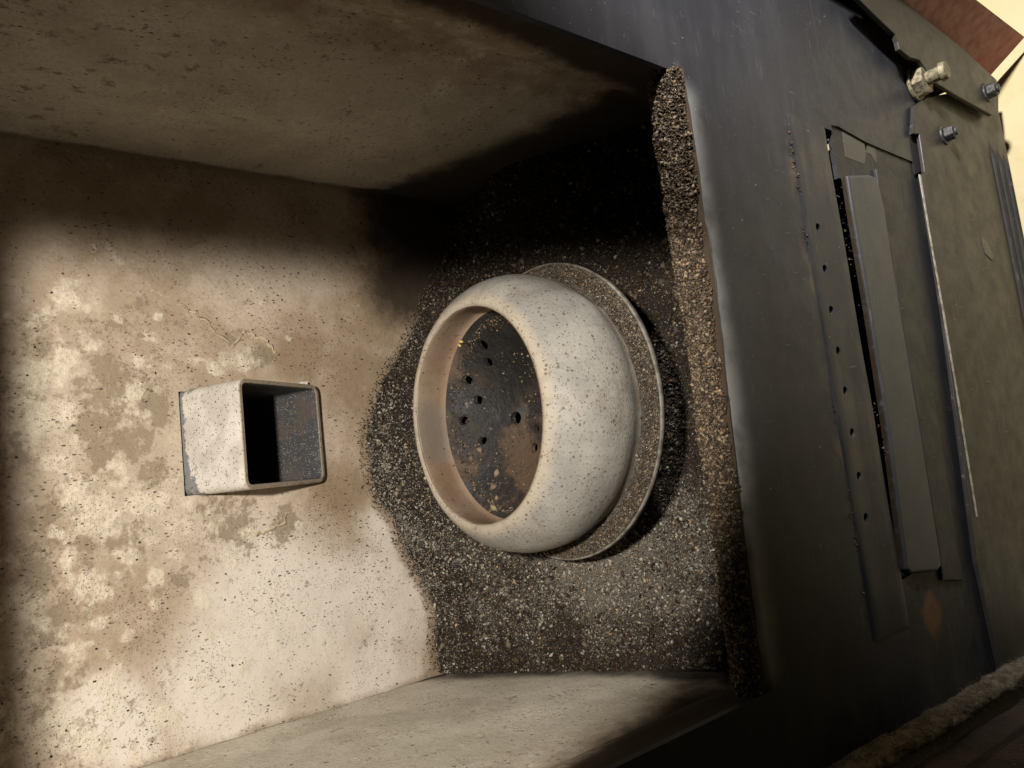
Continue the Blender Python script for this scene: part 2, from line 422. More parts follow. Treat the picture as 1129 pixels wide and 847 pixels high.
def box_bm(x0, x1, y0, y1, z0, z1):
    bm = bmesh.new(); bmesh.ops.create_cube(bm, size=1)
    for v in bm.verts:
        v.co = ((x0 + x1) / 2 + v.co.x * (x1 - x0), (y0 + y1) / 2 + v.co.y * (y1 - y0), (z0 + z1) / 2 + v.co.z * (z1 - z0))
    return bm
link("firebox_roof", mesh_bm("firebox_roof", box_bm(-.181, .181, .004, .244, TOPZ - .002, TOPZ + .002)), M_TOP, stove)
link("firebox_floor", mesh_bm("firebox_floor", box_bm(-.181, .181, .004, .244, BOTZ - .004, BOTZ + .002)), M_TOP, stove)
M_CAB = simple_metal("cabinet_sheet", base=(.03, .03, .03), rough=(.5, .7))
for nm, b in (("cabinet_corner", (.2560, .2815, .0040, .0070, -.47, .455)), ("cabinet_side", (.2755, .2785, .0095, .42, -.47, .46)), ("cabinet_side", (-.2785, -.2755, .006, .42, -.47, .46)),
              ("cabinet_back", (-.2745, .2745, .417, .42, -.47, .46)), ("cabinet_top", (-.279, .279, -.02, .421, .462, .466))):
    link(nm, mesh_bm(nm, box_bm(*b)), M_CAB, stove)

# ------------------------------------------------------------------ feed chute: square tube, sloping down out of the back wall, cut square
def chute():
    m = NT("chute_steel")
    a = m.noise(60, 4); f = m.noise(500, 3, .6)
    col = m.mix(m.ramp(a, .4, .65), (.50, .46, .40), (.64, .60, .54))
    bare = m.attr('bare').outputs['Fac']
    bmk = m.ramp(m.math('ADD', bare, m.math('MULTIPLY', m.math('SUBTRACT', m.noise(150, 5, .7), .5), 1.2)), .45, .56)
    col = m.mix(bmk, col, (.22, .22, .225))
    rim = m.attr('rim').outputs['Fac']; col = m.mix(m.math('MULTIPLY', rim, .8), col, (.22, .165, .11))
    sp = m.math('MAXIMUM', m.math('MULTIPLY', m.specks(950, .5, .45), .8), m.specks(480, .3, .22))
    col = m.mix(m.math('MULTIPLY', sp, .8), col, (.07, .055, .04))
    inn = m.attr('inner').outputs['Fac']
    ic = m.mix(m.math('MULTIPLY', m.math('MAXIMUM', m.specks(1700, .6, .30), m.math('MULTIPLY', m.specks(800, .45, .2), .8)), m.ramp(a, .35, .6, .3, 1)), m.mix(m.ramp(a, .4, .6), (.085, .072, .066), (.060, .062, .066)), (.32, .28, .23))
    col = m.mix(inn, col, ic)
    m1 = m.done(col, .75, m.bump(m.math('ADD', f, sp), .0005, .6), spec=.25)
    # section in local (u across X, v up the cut); axis slopes 30 deg
    cx = (CH_X0 + CH_X1) / 2; hw = (CH_X1 - CH_X0) / 2
    top = np.array([.2005, .1690]); bot = np.array([.2345, .1065])       # (Y,Z) of cut, outer top / outer bottom
    vdir = top - bot; H = np.linalg.norm(vdir); vdir /= H
    axis = np.array([vdir[1], -vdir[0]]) * 1.0                            # points back up into the hopper
    if axis[0] < 0: axis = -axis
    axis = np.array([axis[0], abs(axis[1])])
    def ring(hx, v0, v1, r, n=5):
        pts = []
        for (sx, sv, a0) in ((1, 1, 0), (-1, 1, 90), (-1, -1, 180), (1, -1, 270)):
            ccx = sx * (hx - r); ccv = (v1 - r) if sv > 0 else (v0 + r)
            for k in range(n + 1):
                a = math.radians(a0 + 90 * k / n)
                pts.append((ccx + r * math.cos(a), ccv + r * math.sin(a)))
        return pts
    th = .0027
    outer = ring(hw, 0, H, .0055); inner = ring(hw - th, th, H - th, .0034); m_ = len(outer)
    bm = bmesh.new()
    lay = []
    lens_o = list(np.linspace(.0008, .105, 26)); lens_i = list(np.linspace(.0008, .16, 26))
    def add(pts, s, dv=0):
        vs = []
        for u, v in pts:
            yz = bot + vdir * v + axis * s
            vs.append(bm.verts.new((cx + u, yz[0], yz[1])))
        return vs
    tags = {}
    ro = [add(outer, s) for s in lens_o]; ri = [add(inner, s) for s in lens_i]
    sh_o = [(u * .985, H / 2 + (v - H / 2) * .985) for u, v in outer]; sh_i = [(u * 1.012, H / 2 + (v - H / 2) * 1.012) for u, v in inner]
    eo = add(sh_o, 0); ei = add(sh_i, 0)
    def skin(a, b):
        for k in range(m_):
            bm.faces.new((a[k], a[(k + 1) % m_], b[(k + 1) % m_], b[k]))
    for a, b in zip(ro, ro[1:]): skin(a, b)
    skin(eo, ro[0]); skin(ei, eo); skin(ri[0], ei)
    for a, b in zip(ri, ri[1:]): skin(b, a)
    bm.faces.new(ri[-1])
    inner_set = set(v for r in ri for v in r) | set(ei); rim_set = set(eo) | set(ei)
    bm.verts.index_update(); bm.verts.ensure_lookup_table()
    inn_v = [1.0 if v in inner_set and v not in rim_set else 0.0 for v in bm.verts]
    rim_v = [1.0 if v in rim_set else 0.0 for v in bm.verts]
    bare_v = []
    for v in bm.verts:
        t = 0
        if v not in inner_set:
            d = max(0, 1 - (BY - v.co.y) / .0035) if v.co.z > .17 else 0
            t = .56 * d
            if v.co.x < cx - .016 and v.co.y > BY - .009: t = max(t, .62)
            if v.co.x > cx + .027 and v.co.y > BY - .008: t = max(t, .5)
        bare_v.append(t)
    me = bpy.data.meshes.new("feed_chute")
    bmesh.ops.recalc_face_normals(bm, faces=bm.faces[:]); bm.to_mesh(me); bm.free()
    for p in me.polygons: p.use_smooth = True
    fattr(me, 'inner', inn_v); fattr(me, 'rim', rim_v); fattr(me, 'bare', bare_v)
    o = link("feed_chute", me, m1, stove)
    e = o.modifiers.new("es", 'EDGE_SPLIT'); e.split_angle = math.radians(50)
    # thin raised weld / gap line round the chute root and a little bent tab
    link("chute_tab", mesh_bm("chute_tab", box_bm(.0300, .0332, .2355, .2410, .113, .1185)), m1, stove)
chute()

# curled edges of ash skin peeling off the back wall
M_FLAKE = NT("ash_flake"); M_FLAKE = M_FLAKE.done(M_FLAKE.mix(M_FLAKE.noise(300), (.38, .30, .2), (.52, .43, .31)), .9, spec=.1)
def flake(pts, lift, wid, name="ash_flake"):
    c = [at(x, y, 1, BY) for x, y in pts]; V = []; F = []
    Q = []
    for a, b in zip(c, c[1:]):
        for t in np.linspace(0, 1, 6)[:-1]: Q.append(a + (b - a) * t)
    Q.append(c[-1]); Q = np.array(Q); n = len(Q)
    Q[:, 0] += .0022 * (rng.random(n) - .5); Q[:, 2] += .0022 * (rng.random(n) - .5)
    for k, q in enumerate(Q):
        l = lift * (.25 + .75 * math.sin(math.pi * k / (n - 1))) * (.5 + rng.random())
        ww = wid * (.5 + rng.random())
        V += [q + np.array([0, -l - .0004, 0]), q + np.array([ww, -.0004, -ww * .1]), q + np.array([ww, .0012, 0]), q + np.array([.0002, -l + .0003, 0])]
    for k in range(n - 1):
        for s in range(4):
            F.append((k * 4 + s, k * 4 + (s + 1) % 4, k * 4 + 4 + (s + 1) % 4, k * 4 + 4 + s))
    link(name, mesh_np(name, np.array(V), np.array(F)), M_FLAKE, stove)
flake([(200, 337), (216, 348), (236, 366), (252, 379)], .0014, .0019)
flake([(258, 378), (268, 364), (282, 371), (296, 377), (304, 388)], .0013, -.0019)
flake([(283, 592), (300, 585), (313, 577), (318, 565)], .0009, .0016)

# ------------------------------------------------------------------ front frame with the door opening and lip
def front_frame():
    bm = bmesh.new()
    outer = [(-.262, -.1655), (.1600, -.1655), (.1660, -.1720), (.1560, -.3050), (.2660, -.3300), (.2625, .455), (-.262, .455)]
    # build as stiles and rails that butt at real joints, one sheet 3.4 mm thick with folded edge
    X0, X1 = -.262, .2625
    parts = [(X0, -OX, -.1575, .455), (OX, X1, -.168, .455), (-OX, OX, OT, .455)]
    for x0, x1, z0, z1 in parts:
        g = bmesh.ops.create_cube(bm, size=1)
        for v in g['verts']:
            v.co = ((x0 + x1) / 2 + v.co.x * (x1 - x0), .0017 + v.co.y * .0034, (z0 + z1) / 2 + v.co.z * (z1 - z0))
    # apron below the opening, its upper edge rolled back into the lip
    prof = [(-.1135, .0), (-.03, .0), (-.014, .0)]
    for k in range(9):
        a = math.radians(90 * k / 8); r = .0105
        prof.append((-.014 + r * math.sin(a) , r - r * math.cos(a)))
    prof += [(-.0035, .0125), (-.016, .0215), (-.030, .0232), (-.075, .0235)]
    n = 80; prev = None
    for k in range(n + 1):
        x = -OX + 2 * OX * k / n
        cur = [bm.verts.new((x, yy, zz)) for zz, yy in prof]
        if prev:
            for s in range(len(prof) - 1): bm.faces.new((prev[s], cur[s], cur[s + 1], prev[s + 1]))
        prev = cur
    bmesh.ops.remove_doubles(bm, verts=bm.verts[:], dist=1e-6)
    return bm
front = o = link("front_frame", mesh_bm("front_frame", front_frame()), M_FRONT, stove)
for p in o.data.polygons: p.use_smooth = True
e = o.modifiers.new("es", 'EDGE_SPLIT'); e.split_angle = math.radians(35)

# right stile carried down beside the drawer, as one sheet with the frame
poly = [(.1640, -.1685), (.2625, -.1685), (.2640, -.250), (.2660, -.322), (.236, -.345), (.205, -.3465), (.158, -.3400), (.161, -.215), (.165, -.1775)]
link("lower_stile", mesh_bm("lower_stile", prism(poly, .0, .0034)), M_FRONT, stove)

# rolled crust of granules on the lip (old gasket seat)
n = 32000
Xg = rng.uniform(-.1605, .1605, n)
edge = .011 * (fbm(Xg * 55, Xg * 0 + 3, 31, 4) - .45)
tg = rng.random(n)
yf = -.0032 + .003 * sstep(.1, -.16, Xg) + .0045 * (fbm(Xg * 60, Xg * 0 + 9, 41, 4) - .5)
Yg = yf + (.0130 + edge * .7 - yf) * tg
Zg = -.0035 + .0030 * np.sin(np.pi * np.clip(tg, 0, 1)) ** .5 + .0024 * fbm(Xg * 90, Yg * 90, 8) + rng.normal(0, .0004, n)
Zg = np.where(Yg < .0065, Zg - .0065 * ((.0065 - Yg) / .012) ** 2, Zg)
P1 = np.stack([Xg, Yg, Zg], 1)
n2 = 4200                                    # clinging to the lip's inner face
Xs = rng.uniform(-.1605, .1605, n2); Zs = -.002 - .020 * rng.random(n2) ** 1.6
keepm = vnoise(Xs * 130, Zs * 130, 4) > .35 + 12 * (-Zs)
P2 = np.stack([Xs, np.interp(-Zs, [.002, .016, .03], [.0130, .0222, .0238]) + rng.random(n2) * .0012, Zs], 1)[keepm]
PP = np.concatenate([P1, P2])
sz = .0006 + .0022 * rng.random(len(PP)) ** 7
cc = ash_colors(len(PP), (.040, .029, .020), (.36, .28, .19), .22, .12)
V, F, C = granules(PP, sz, (.4, 1), cc)
# packed bed beneath the loose grains
nu, nv = 320, 22; i, j, Fb = grid(nu, nv)
xb = -.1605 + .321 * i / (nu - 1); tb = j / (nv - 1)
yfb = -.0036 + .0035 * sstep(.1, -.16, xb); yb = yfb + (.0128 - yfb) * tb
zb = -.0052 + .0030 * np.sin(np.pi * tb) ** .5 + .0024 * fbm(xb * 90, yb * 90, 8)
zb = np.where(yb < .0065, zb - .0070 * ((.0065 - yb) / .011) ** 2, zb)
Vb = np.stack([xb, yb, zb], 1)
Fq = np.concatenate([Fb[:, [0, 1, 2]], Fb[:, [0, 2, 3]]])
me = mesh_np("lip_crust", np.concatenate([Vb, V]), np.concatenate([Fq, F + len(Vb)]))
cattr(me, 'Col', np.concatenate([np.tile([[.07, .048, .03]], (len(Vb), 1)), C]))
o = link("lip_crust", me, M_CRUST, front); o["kind"] = "stuff"; o["label"] = "crumbly brown crust of granules along the lip below the opening"

# ------------------------------------------------------------------ lower front: air strip, drawer, lower panel
def holes_cut(o, cyls):
    """bore round holes through a mesh (real openings), leaving no helper behind"""
    bm = bmesh.new()
    for (c, r, ax, L) in cyls:
        Mx = Matrix.Translation(c) @ (Matrix.Rotation(math.pi / 2, 4, 'X') if ax == 'Y' else Matrix.Identity(4))
        bmesh.ops.create_cone(bm, cap_ends=True, segments=20, radius1=r, radius2=r, depth=L, matrix=Mx)
    cut = bpy.data.objects.new("cut", mesh_bm("cut", bm)); COL.objects.link(cut)
    md = o.modifiers.new("bool", 'BOOLEAN'); md.object = cut; md.operation = 'DIFFERENCE'; md.solver = 'EXACT'
    dg = bpy.context.evaluated_depsgraph_get(); me = bpy.data.meshes.new_from_object(o.evaluated_get(dg))
    o.modifiers.remove(md); old = o.data; o.data = me; me.name = old.name
    bpy.data.objects.remove(cut)

M_STRIP = simple_metal("air_strip_paint", base=(.028, .0292, .036), dust=(.19, .16, .125), rough=(.32, .5), dusty=.5)
hp = [(908, 252), (912.5, 297), (919.5, 342), (926.5, 387), (934, 431), (941.5, 477), (948.5, 525), (955.5, 571), (962, 612)]
prof = [(-.1120, .0006), (-.1135, -.0004), (-.1165, -.0008), (-.1230, -.0006), (-.1300, -.0004), (-.1390, -.0005), (-.1480, -.0008), (-.1540, -.0009), (-.1570, -.0006), (-.1578, .0008)]
bm = bmesh.new(); n = 60; rows = []
for k in range(n + 1):
    x = -.1598 + .3196 * k / n
    rows.append([bm.verts.new((x, y + .0002 * math.sin(x * 60), z)) for z, y in prof] + [bm.verts.new((x, .0028, -.1578)), bm.verts.new((x, .0028, -.1120))])
m_ = len(rows[0])
for a, b in zip(rows, rows[1:]):
    for s in range(m_): bm.faces.new((a[s], a[(s + 1) % m_], b[(s + 1) % m_], b[s]))
bm.faces.new(rows[0]); bm.faces.new(rows[-1])
strip = link("air_strip", mesh_bm("air_strip", bm), M_STRIP, front)
holes_cut(strip, [((at(x, y, 1, -.0008)[0], 0, -.1275), .0028, 'Y', .0105) for x, y in hp[:8]])
for p in strip.data.polygons: p.use_smooth = True
e = strip.modifiers.new("es", 'EDGE_SPLIT'); e.split_angle = math.radians(35)

# recessed lower panel behind the drawer front, dark slot above it
_m, pc, prr, pn = dark_metal("lower_panel_paint", base=(.025, .0248, .027), dust=(.08, .073, .066), rough=(.42, .65), dusty=.6)
_rc = at(1028, 678, 1, .0012); _rb = _m.math('ADD', _m.ball(tuple(_rc), .004, .024), _m.math('MULTIPLY', _m.math('SUBTRACT', _m.noise(110, 4, .7), .5), 1.1))
pc = _m.mix(_m.math('MULTIPLY', _m.ramp(_rb, .35, .85), .6), pc, _m.mix(_m.noise(260, 3, .6), (.24, .11, .045), (.13, .06, .03)))
M_LOW = _m.done(pc, prr, pn, spec=.32)
poly = [fz(919, 128, .004), fz(1006, 108, .004), fz(1040, 350, .004), fz(1100, 700, .004), fz(1040, 730, .004), fz(1000, 650, .004), fz(960, 380, .004)]
xs = [p[0] for p in poly]
link("lower_panel", mesh_bm("lower_panel", prism([(-.262, -.1600), (-.134, -.1600), (-.132, -.1820), (.1255, -.1820), (.1275, -.1690), (.1720, -.1690), (.1720, -.3300), (-.262, -.345)], .0012, .0045)), M_LOW, stove)

# rust spot and worn patches lie on the lower panel as thin scale
def scale_patch(name, pts, Y, mat, th=.0004, par=stove):
    return link(name, mesh_bm(name, prism([fz(x, y, Y) for x, y in pts], Y, Y + .0005)), mat, par)
m = NT("rusty_bare_steel"); nn = m.noise(90, 5, .7)
M_RUST = m.done(m.mix(m.ramp(nn, .35, .65), (.20, .09, .035), (.10, .05, .025)), .8, m.bump(m.noise(400), .0004, .5))
M_WORN = simple_metal("worn_paint", base=(.085, .08, .066), dust=(.14, .13, .10), rough=(.5, .7), dusty=.7)
scale_patch("worn_patch", [(928, 139), (942, 141), (946, 150), (956, 158), (953, 181), (932, 173)], .00105, M_WORN)
scale_patch("worn_patch", [(953, 158), (963, 160), (966, 168), (966, 180), (960, 170), (955, 168)], .00105, M_WORN)

_m, pc, prr, pn = dark_metal("drawer_satin_paint", base=(.050, .0515, .057), dust=(.085, .082, .08), rough=(.40, .52), dusty=.2)
_gn = _m.n.new('ShaderNodeNewGeometry'); _sn = _m.n.new('ShaderNodeSeparateXYZ'); _m.L(_gn.outputs['True Normal'], _sn.inputs[0])
pc = _m.mix(_m.math('MULTIPLY', _m.ramp(_sn.outputs[2], .72, .95), _m.ramp(_m.noise(180, 3, .7), .25, .5)), pc, (.028, .020, .013))   # top edge darkened: grime and shade put into the colour
M_DRAW = _m.done(pc, prr, pn, spec=.42)
YD = -.0038
pts = [(935, 193), (960, 192), (966, 195), (970, 203), (976, 232), (994, 350), (1016, 480), (1039, 624), (1035, 630), (1005, 633), (1000, 628), (981, 480), (961, 350), (941, 232)]
drawer = link("drawer_front", mesh_bm("drawer_front", prism([fz(x, y, YD) for x, y in pts], YD, .0010, .0022, 4)), M_DRAW, stove)
pts = [(966, 186), (979, 186), (989, 196), (993, 204), (1015, 350), (1040, 500), (1061, 640), (1041, 640), (1016, 480), (994, 350)]
link("drawer_flange", mesh_bm("drawer_flange", prism([fz(x, y, -.0012) for x, y in pts], -.0012, .0011, .0006, 2)), M_LOW, drawer)

# kick plate at the bottom with bare metal upper edge, ribs and bolts
M_KICK = simple_metal("kick_plate_paint", base=(.029, .0272, .0265), dust=(.085, .074, .060), rough=(.38, .6), dusty=.55)
YK = -.0040
pts = [(1004.5, 121), (1006.5, 114), (1012, 112), (1108, 112), (1112, 190), (1132, 310), (1200, 700), (1105, 760), (1085, 600), (1041, 350), (1014, 193), (1008, 150)]
kick = [fz(x, y, YK) for x, y in pts]
ZB = -.492
kick = [(.2055, -.2985), (.2090, -.3060), (.2190, -.3250), (.2380, -.385), (.2560, ZB), (-.262, ZB), (-.262, -.2700), (-.14, -.2600), fz(1041, 350, YK), fz(1016, 193, YK), fz(1020, 189, YK), fz(1014, 148, YK), fz(1006.5, 147, YK)]
kplate = link("kick_plate", mesh_bm("kick_plate", prism(kick, YK, -.0014, .0008, 2)), M_KICK, stove)
m = NT("bare_bright_edge"); M_EDGE = m.done(m.mix(m.ramp(m.noise(200), .45, .6), (.55, .53, .48), (.32, .3, .26)), .42, metal=.6)
def edge_strip(name, pts, Y, wd, mat):
    c = [fz(x, y, Y) for x, y in pts]
    poly = [(x, z) for x, z in c] + [(x, z - wd) for x, z in reversed(c)]
    return link(name, mesh_bm(name, prism(poly, Y, Y + .0006, .0002, 1)), mat, kplate)
edge_strip("kick_plate_edge", [(1013.5, 192), (1027, 270), (1041, 350), (1057, 445), (1077, 570)], YK - .0007, .0022, M_EDGE)
m = NT("black_slot"); M_SLOT = m.done((.006, .006, .006), .9)
link("latch_slot", mesh_bm("latch_slot", prism([fz(*q, -.0003) for q in ((1003, 153), (1011, 149), (1017, 188), (1009, 192))], -.0003, .0034)), M_SLOT, stove)  # slot is not cut; a black plate stands for its dark recess
for k, zz in enumerate((-.4500, -.4655, -.4805)):
    x1 = .2075 - .003 * k
    bm = bmesh.new(); rows = []
    for s in range(41):
        x = x1 - .30 * s / 40; h = .0032 * min(1, s / 2.0) * min(1, (40 - s) / 3.0)
        rows.append([bm.verts.new((x, YK - h * math.sin(math.pi * q / 8) + .0003, zz + .0052 * (q / 8 - .5))) for q in range(9)])
    for a, b in zip(rows, rows[1:]):
        for q in range(8): bm.faces.new((a[q], a[q + 1], b[q + 1], b[q]))
    link("kick_plate_rib", mesh_bm("kick_plate_rib", bm, True), M_KICK, kplate)
M_PATCH = simple_metal("pale_wiped_paint", base=(.085, .08, .07), dust=(.12, .11, .09), rough=(.4, .6))
scale_patch("wiped_patch", [(1082, 262), (1088, 266), (1096, 282), (1094, 287), (1087, 280)], YK - .0005, M_PATCH)

# corner bracket that carries the latch stud, standing proud of the stile
M_BRK = simple_metal("bracket_paint", base=(.034, .032, .028), dust=(.10, .085, .062), rough=(.38, .6), dusty=.5)
YB = -.012
pts = [(936, -12), (962, 14), (987, 38), (990, 46), (992, 54), (1003, 63), (1014, 66), (1030, 90), (1056, 106), (1094, 127), (1101, 122), (1101, 106), (1099, 88), (1060, 52), (1020, 20), (990, -6), (960, -30)]
bp = [fz(x, y, YB) for x, y in pts]
brk = link("corner_bracket", mesh_bm("corner_bracket", prism(bp, YB, YB + .0032, .0006, 2)), M_BRK, stove)

# latch stud: hex nut, collar and pin; two hex bolts
m = NT("brassy_zinc"); nn = m.noise(350, 4, .65)
M_ZINC = m.done(m.mix(m.ramp(nn, .4, .65), (.30, .265, .17), (.11, .095, .06)), .65, m.bump(nn, .0006, .5), metal=.45)
m = NT("grey_bolt_steel"); nn = m.noise(500, 4, .65)
M_BOLT = m.done(m.mix(m.ramp(nn, .4, .65), (.10, .097, .10), (.03, .027, .025)), .55, m.bump(nn, .0005, .5), metal=.5)
def cyl(bm, c, r0, r1, y0, y1, seg, rot=0.0):
    Mx = Matrix.Translation((c[0], (y0 + y1) / 2, c[1])) @ Matrix.Rotation(math.pi / 2, 4, 'X') @ Matrix.Rotation(rot, 4, 'Z')
    # local +Z of the cone points to -Y after this rotation
    bmesh.ops.create_cone(bm, cap_ends=True, segments=seg, radius1=r0, radius2=r1, depth=abs(y1 - y0), matrix=Mx)
c = fz(1021, 88, -.010)
bm = bmesh.new(); cyl(bm, c, .0140, .0140, -.0005, -.0030, 32); cyl(bm, c, .0122, .0118, -.0030, -.0110, 6, .3)
nut = o = link("latch_nut", mesh_bm("latch_nut", bm), M_ZINC, stove); bevel_obj(o, .0008)
c2 = (c[0] + .0005, c[1] - .0005)
bm = bmesh.new(); cyl(bm, c2, .0055, .0055, -.0108, -.0210, 20); cyl(bm, c2, .0078, .0066, -.0210, -.0255, 24)
p_ = link("latch_pin", mesh_bm("latch_pin", bm), M_ZINC, nut); bevel_obj(p_, .0006)
def bolt(px, py, Y, r, par):
    c = fz(px, py, Y - .004); bm = bmesh.new()
    cyl(bm, c, r * 1.25, r * 1.2, Y + .0004, Y - .0016, 28); cyl(bm, c, r, r * .96, Y - .0016, Y - .0085, 6, .5); cyl(bm, c, r * .55, r * .5, Y - .0085, Y - .0105, 14)
    o = link("hex_bolt", mesh_bm("hex_bolt", bm), M_BOLT, par); bevel_obj(o, .0007)
bolt(1046.5, 147, YK, .0068, kplate); bolt(1093, 100, YB, .0072, brk)

# red side panel of the cabinet, its inner face turned to us
m = NT("red_enamel"); nn = m.noise(30, 4)
rc = m.mix(m.ramp(nn, .35, .7), (.24, .024, .023), (.28, .033, .028))
M_RED = m.done(rc, m.ramp(m.noise(120), .3, .7, .42, .6), m.bump(m.noise(800), .0002, .3))
bm = bmesh.new()
a = np.array([.2815, .004]); b = np.array([.3060, -.0330]); nrm = np.array([.0370, .0245]); nrm /= np.linalg.norm(nrm); th = .0016
q = [a, b, b + nrm * th, a + nrm * th]
lo = [bm.verts.new((x, y, -.500)) for x, y in q]; hi = [bm.verts.new((x, y, .455)) for x, y in q]
for k in range(4): bm.faces.new((lo[k], lo[(k + 1) % 4], hi[(k + 1) % 4], hi[k]))
bm.faces.new(lo); bm.faces.new(hi)
o = link("side_panel", mesh_bm("side_panel", bm), M_RED, stove); o["label"] = "red enamelled side panel"

# ------------------------------------------------------------------ burn pot
PX, PY = -.0055, .127
pot = empty("burn_pot", (PX, PY, -.06), "round pale grey burn pot with perforated bottom standing in the ash", "burn pot")
m = NT("pot_ash_white"); a_ = m.noise(28, 4, .55); f_ = m.noise(450, 4, .65)
col = m.mix(m.ramp(a_, .38, .66), (.295, .286, .266), (.425, .408, .37))
col = m.mix(m.math('MULTIPLY', m.ramp(f_, .4, .7), .3), col, (.26, .24, .205))
col = m.mix(m.math('MULTIPLY', m.attr('warm').outputs['Fac'], .6), col, (.52, .44, .33))
g1 = m.noise(38, 4, .65, dist=.6); g2 = m.noise(1.0, 3, .6, coord=m.scaled((150, 150, 26)))
col = m.mix(m.math('MULTIPLY', m.ramp(g1, .52, .70), .42), col, (.25, .205, .155))
col = m.mix(m.math('MULTIPLY', m.ramp(g2, .55, .72), .28), col, (.20, .175, .145))
col = m.mix(m.math('MULTIPLY', m.attr('foot').outputs['Fac'], m.ramp(g1, .3, .6, .2, .7)), col, (.16, .125, .09))
sp = m.math('MAXIMUM', m.math('MULTIPLY', m.specks(900, .5, m.ramp(g1, .35, .65, .25, .65)), .75), m.specks(430, .40, m.ramp(g1, .35, .65, .16, .46)))
col = m.mix(m.math('MULTIPLY', sp, .8), col, (.14, .10, .065))
M_POT = m.done(col, .68, m.bump(m.math('ADD', f_, m.math('MULTIPLY', sp, .6)), .0005, .7), spec=.25)
m = NT("pot_inside_heat_tint"); a_ = m.noise(22, 4, .55, dist=.5); f_ = m.noise(350, 4, .65)
k_ = m.attr('deep').outputs['Fac']
col = m.mix(m.ramp(a_, .36, .64), (.26, .17, .11), (.33, .25, .185))
b2 = m.ball((PX - .005, PY + .068, .05), .012, .03); col = m.mix(m.math('MULTIPLY', b2, .7), col, (.19, .165, .135))
col = m.mix(m.math('MULTIPLY', m.ramp(f_, .5, .7), .35), col, (.2, .14, .09))
sp = m.specks(420, .35, .25); col = m.mix(m.math('MULTIPLY', sp, .8), col, (.06, .045, .03))
M_PIN = m.done(col, .7, m.bump(f_, .0005, .6), spec=.3)
m = NT("pot_bottom_clinker"); a_ = m.noise(45, 5, .65, dist=.8); f_ = m.noise(260, 5, .7); c_ = m.noise(70, 4, .6)
col = m.mix(m.ramp(a_, .46, .68), (.026, .025, .026), (.12, .085, .055))
col = m.mix(m.math('MULTIPLY', m.ramp(c_, .55, .7), .6), col, (.075, .08, .09))
col = m.mix(m.math('MULTIPLY', m.specks(420, .4, .3), .8), col, (.24, .17, .10))
col = m.mix(m.math('MULTIPLY', m.ball((PX - .030, PY + .005, .02), .008, .034), m.ramp(a_, .35, .6)), col, (.115, .072, .045))
col = m.mix(m.math('MULTIPLY', m.ball((PX + .045, PY + .005, .022), .026, .050), .95), col, (.010, .009, .008))  # shadow on the cup's right side painted in as black
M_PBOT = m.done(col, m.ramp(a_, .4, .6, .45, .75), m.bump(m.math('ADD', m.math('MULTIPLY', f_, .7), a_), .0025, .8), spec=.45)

# shell: outer bulge and rounded rim
prof = [(.0780, -.004), (.0786, .003), (.0815, .009), (.0838, .016), (.0846, .024), (.0842, .032), (.0828, .039), (.0803, .0455), (.0768, .0510), (.0728, .0555), (.0698, .0582), (.0678, .0596), (.0660, .0602), (.0645, .0596), (.0637, .0580)]
# resample smooth
pr = np.array(prof); seg = np.r_[0, np.cumsum(np.hypot(*np.diff(pr, axis=0).T))]
tt = np.linspace(0, seg[-1], 46); pr = np.stack([np.interp(tt, seg, pr[:, 0]), np.interp(tt, seg, pr[:, 1])], 1)
for _ in range(2): pr[1:-1] = .25 * pr[:-2] + .5 * pr[1:-1] + .25 * pr[2:]
V, F, ang = lathe(pr, 160, PX, PY)
th = np.arctan2(V[:, 1] - PY, V[:, 0] - PX)
V[:, 2] += .0010 * (fbm(np.cos(th) * 3 + 5, np.sin(th) * 3 + 5, 3, 3) - .5)
rr = 1 + .010 * (fbm(np.cos(th) * 4 + 9, np.sin(th) * 4 + V[:, 2] * 40, 6, 3) - .5)
V[:, 0] = PX + (V[:, 0] - PX) * rr; V[:, 1] = PY + (V[:, 1] - PY) * rr
me = mesh_np("bowl", V, F, True)
fattr(me, 'warm', sstep(.054, .0595, V[:, 2])); fattr(me, 'foot', sstep(.012, .001, V[:, 2]))
link("bowl", me, M_POT, pot)
# inner wall
pr = np.array([(.0640, .0590), (.0636, .0570), (.0642, .0520), (.0650, .0460), (.0655, .0410), (.0654, .0385), (.0640, .0362), (.0622, .0350)])
V, F, ang = lathe(pr, 120, PX, PY); link("inner_wall", mesh_np("inner_wall", V, F, True), M_PIN, pot)
# perforated cup, dished, bored with real holes
CUP_R = np.array([0, .012, .025, .036, .045, .052, .058, .0640]); CUP_Z = np.array([.0085, .0092, .0118, .0160, .0210, .0262, .0318, .0365])
cup_z = lambda r: np.interp(r, CUP_R, CUP_Z)
V, F, ang = lathe([(max(r, .0002), z) for r, z in zip(CUP_R, CUP_Z)] + [(max(r, .0002), z - .0035) for r, z in zip(CUP_R[::-1], CUP_Z[::-1])], 96, PX, PY)
bm = bmesh.new(); bvs = [bm.verts.new(v) for v in V]
for f in F: bm.faces.new([bvs[k] for k in f])
bmesh.ops.remove_doubles(bm, verts=bm.verts[:], dist=.0006)
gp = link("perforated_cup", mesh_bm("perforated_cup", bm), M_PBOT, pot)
def on_cup(x, y):
    z = .02
    for _ in range(25):
        p = at(x, y, 2, z); z = .5 * z + .5 * float(cup_z(math.hypot(p[0] - PX, p[1] - PY)))
    return at(x, y, 2, z)
HOL = [(569, 461, .0043), (589, 494, .0033), (591, 473, .0028), (532, 380, .0031), (538, 399, .0029), (515, 419, .0030), (527, 441, .0030), (511, 464, .0030), (532, 486, .0028)]
cyls = []
for x, y, r in HOL:
    p = on_cup(x, y); d = math.hypot(p[0] - PX, p[1] - PY)
    if d < .057: cyls.append(((p[0], p[1], p[2]), r, 'Z', .03))
holes_cut(gp, cyls)
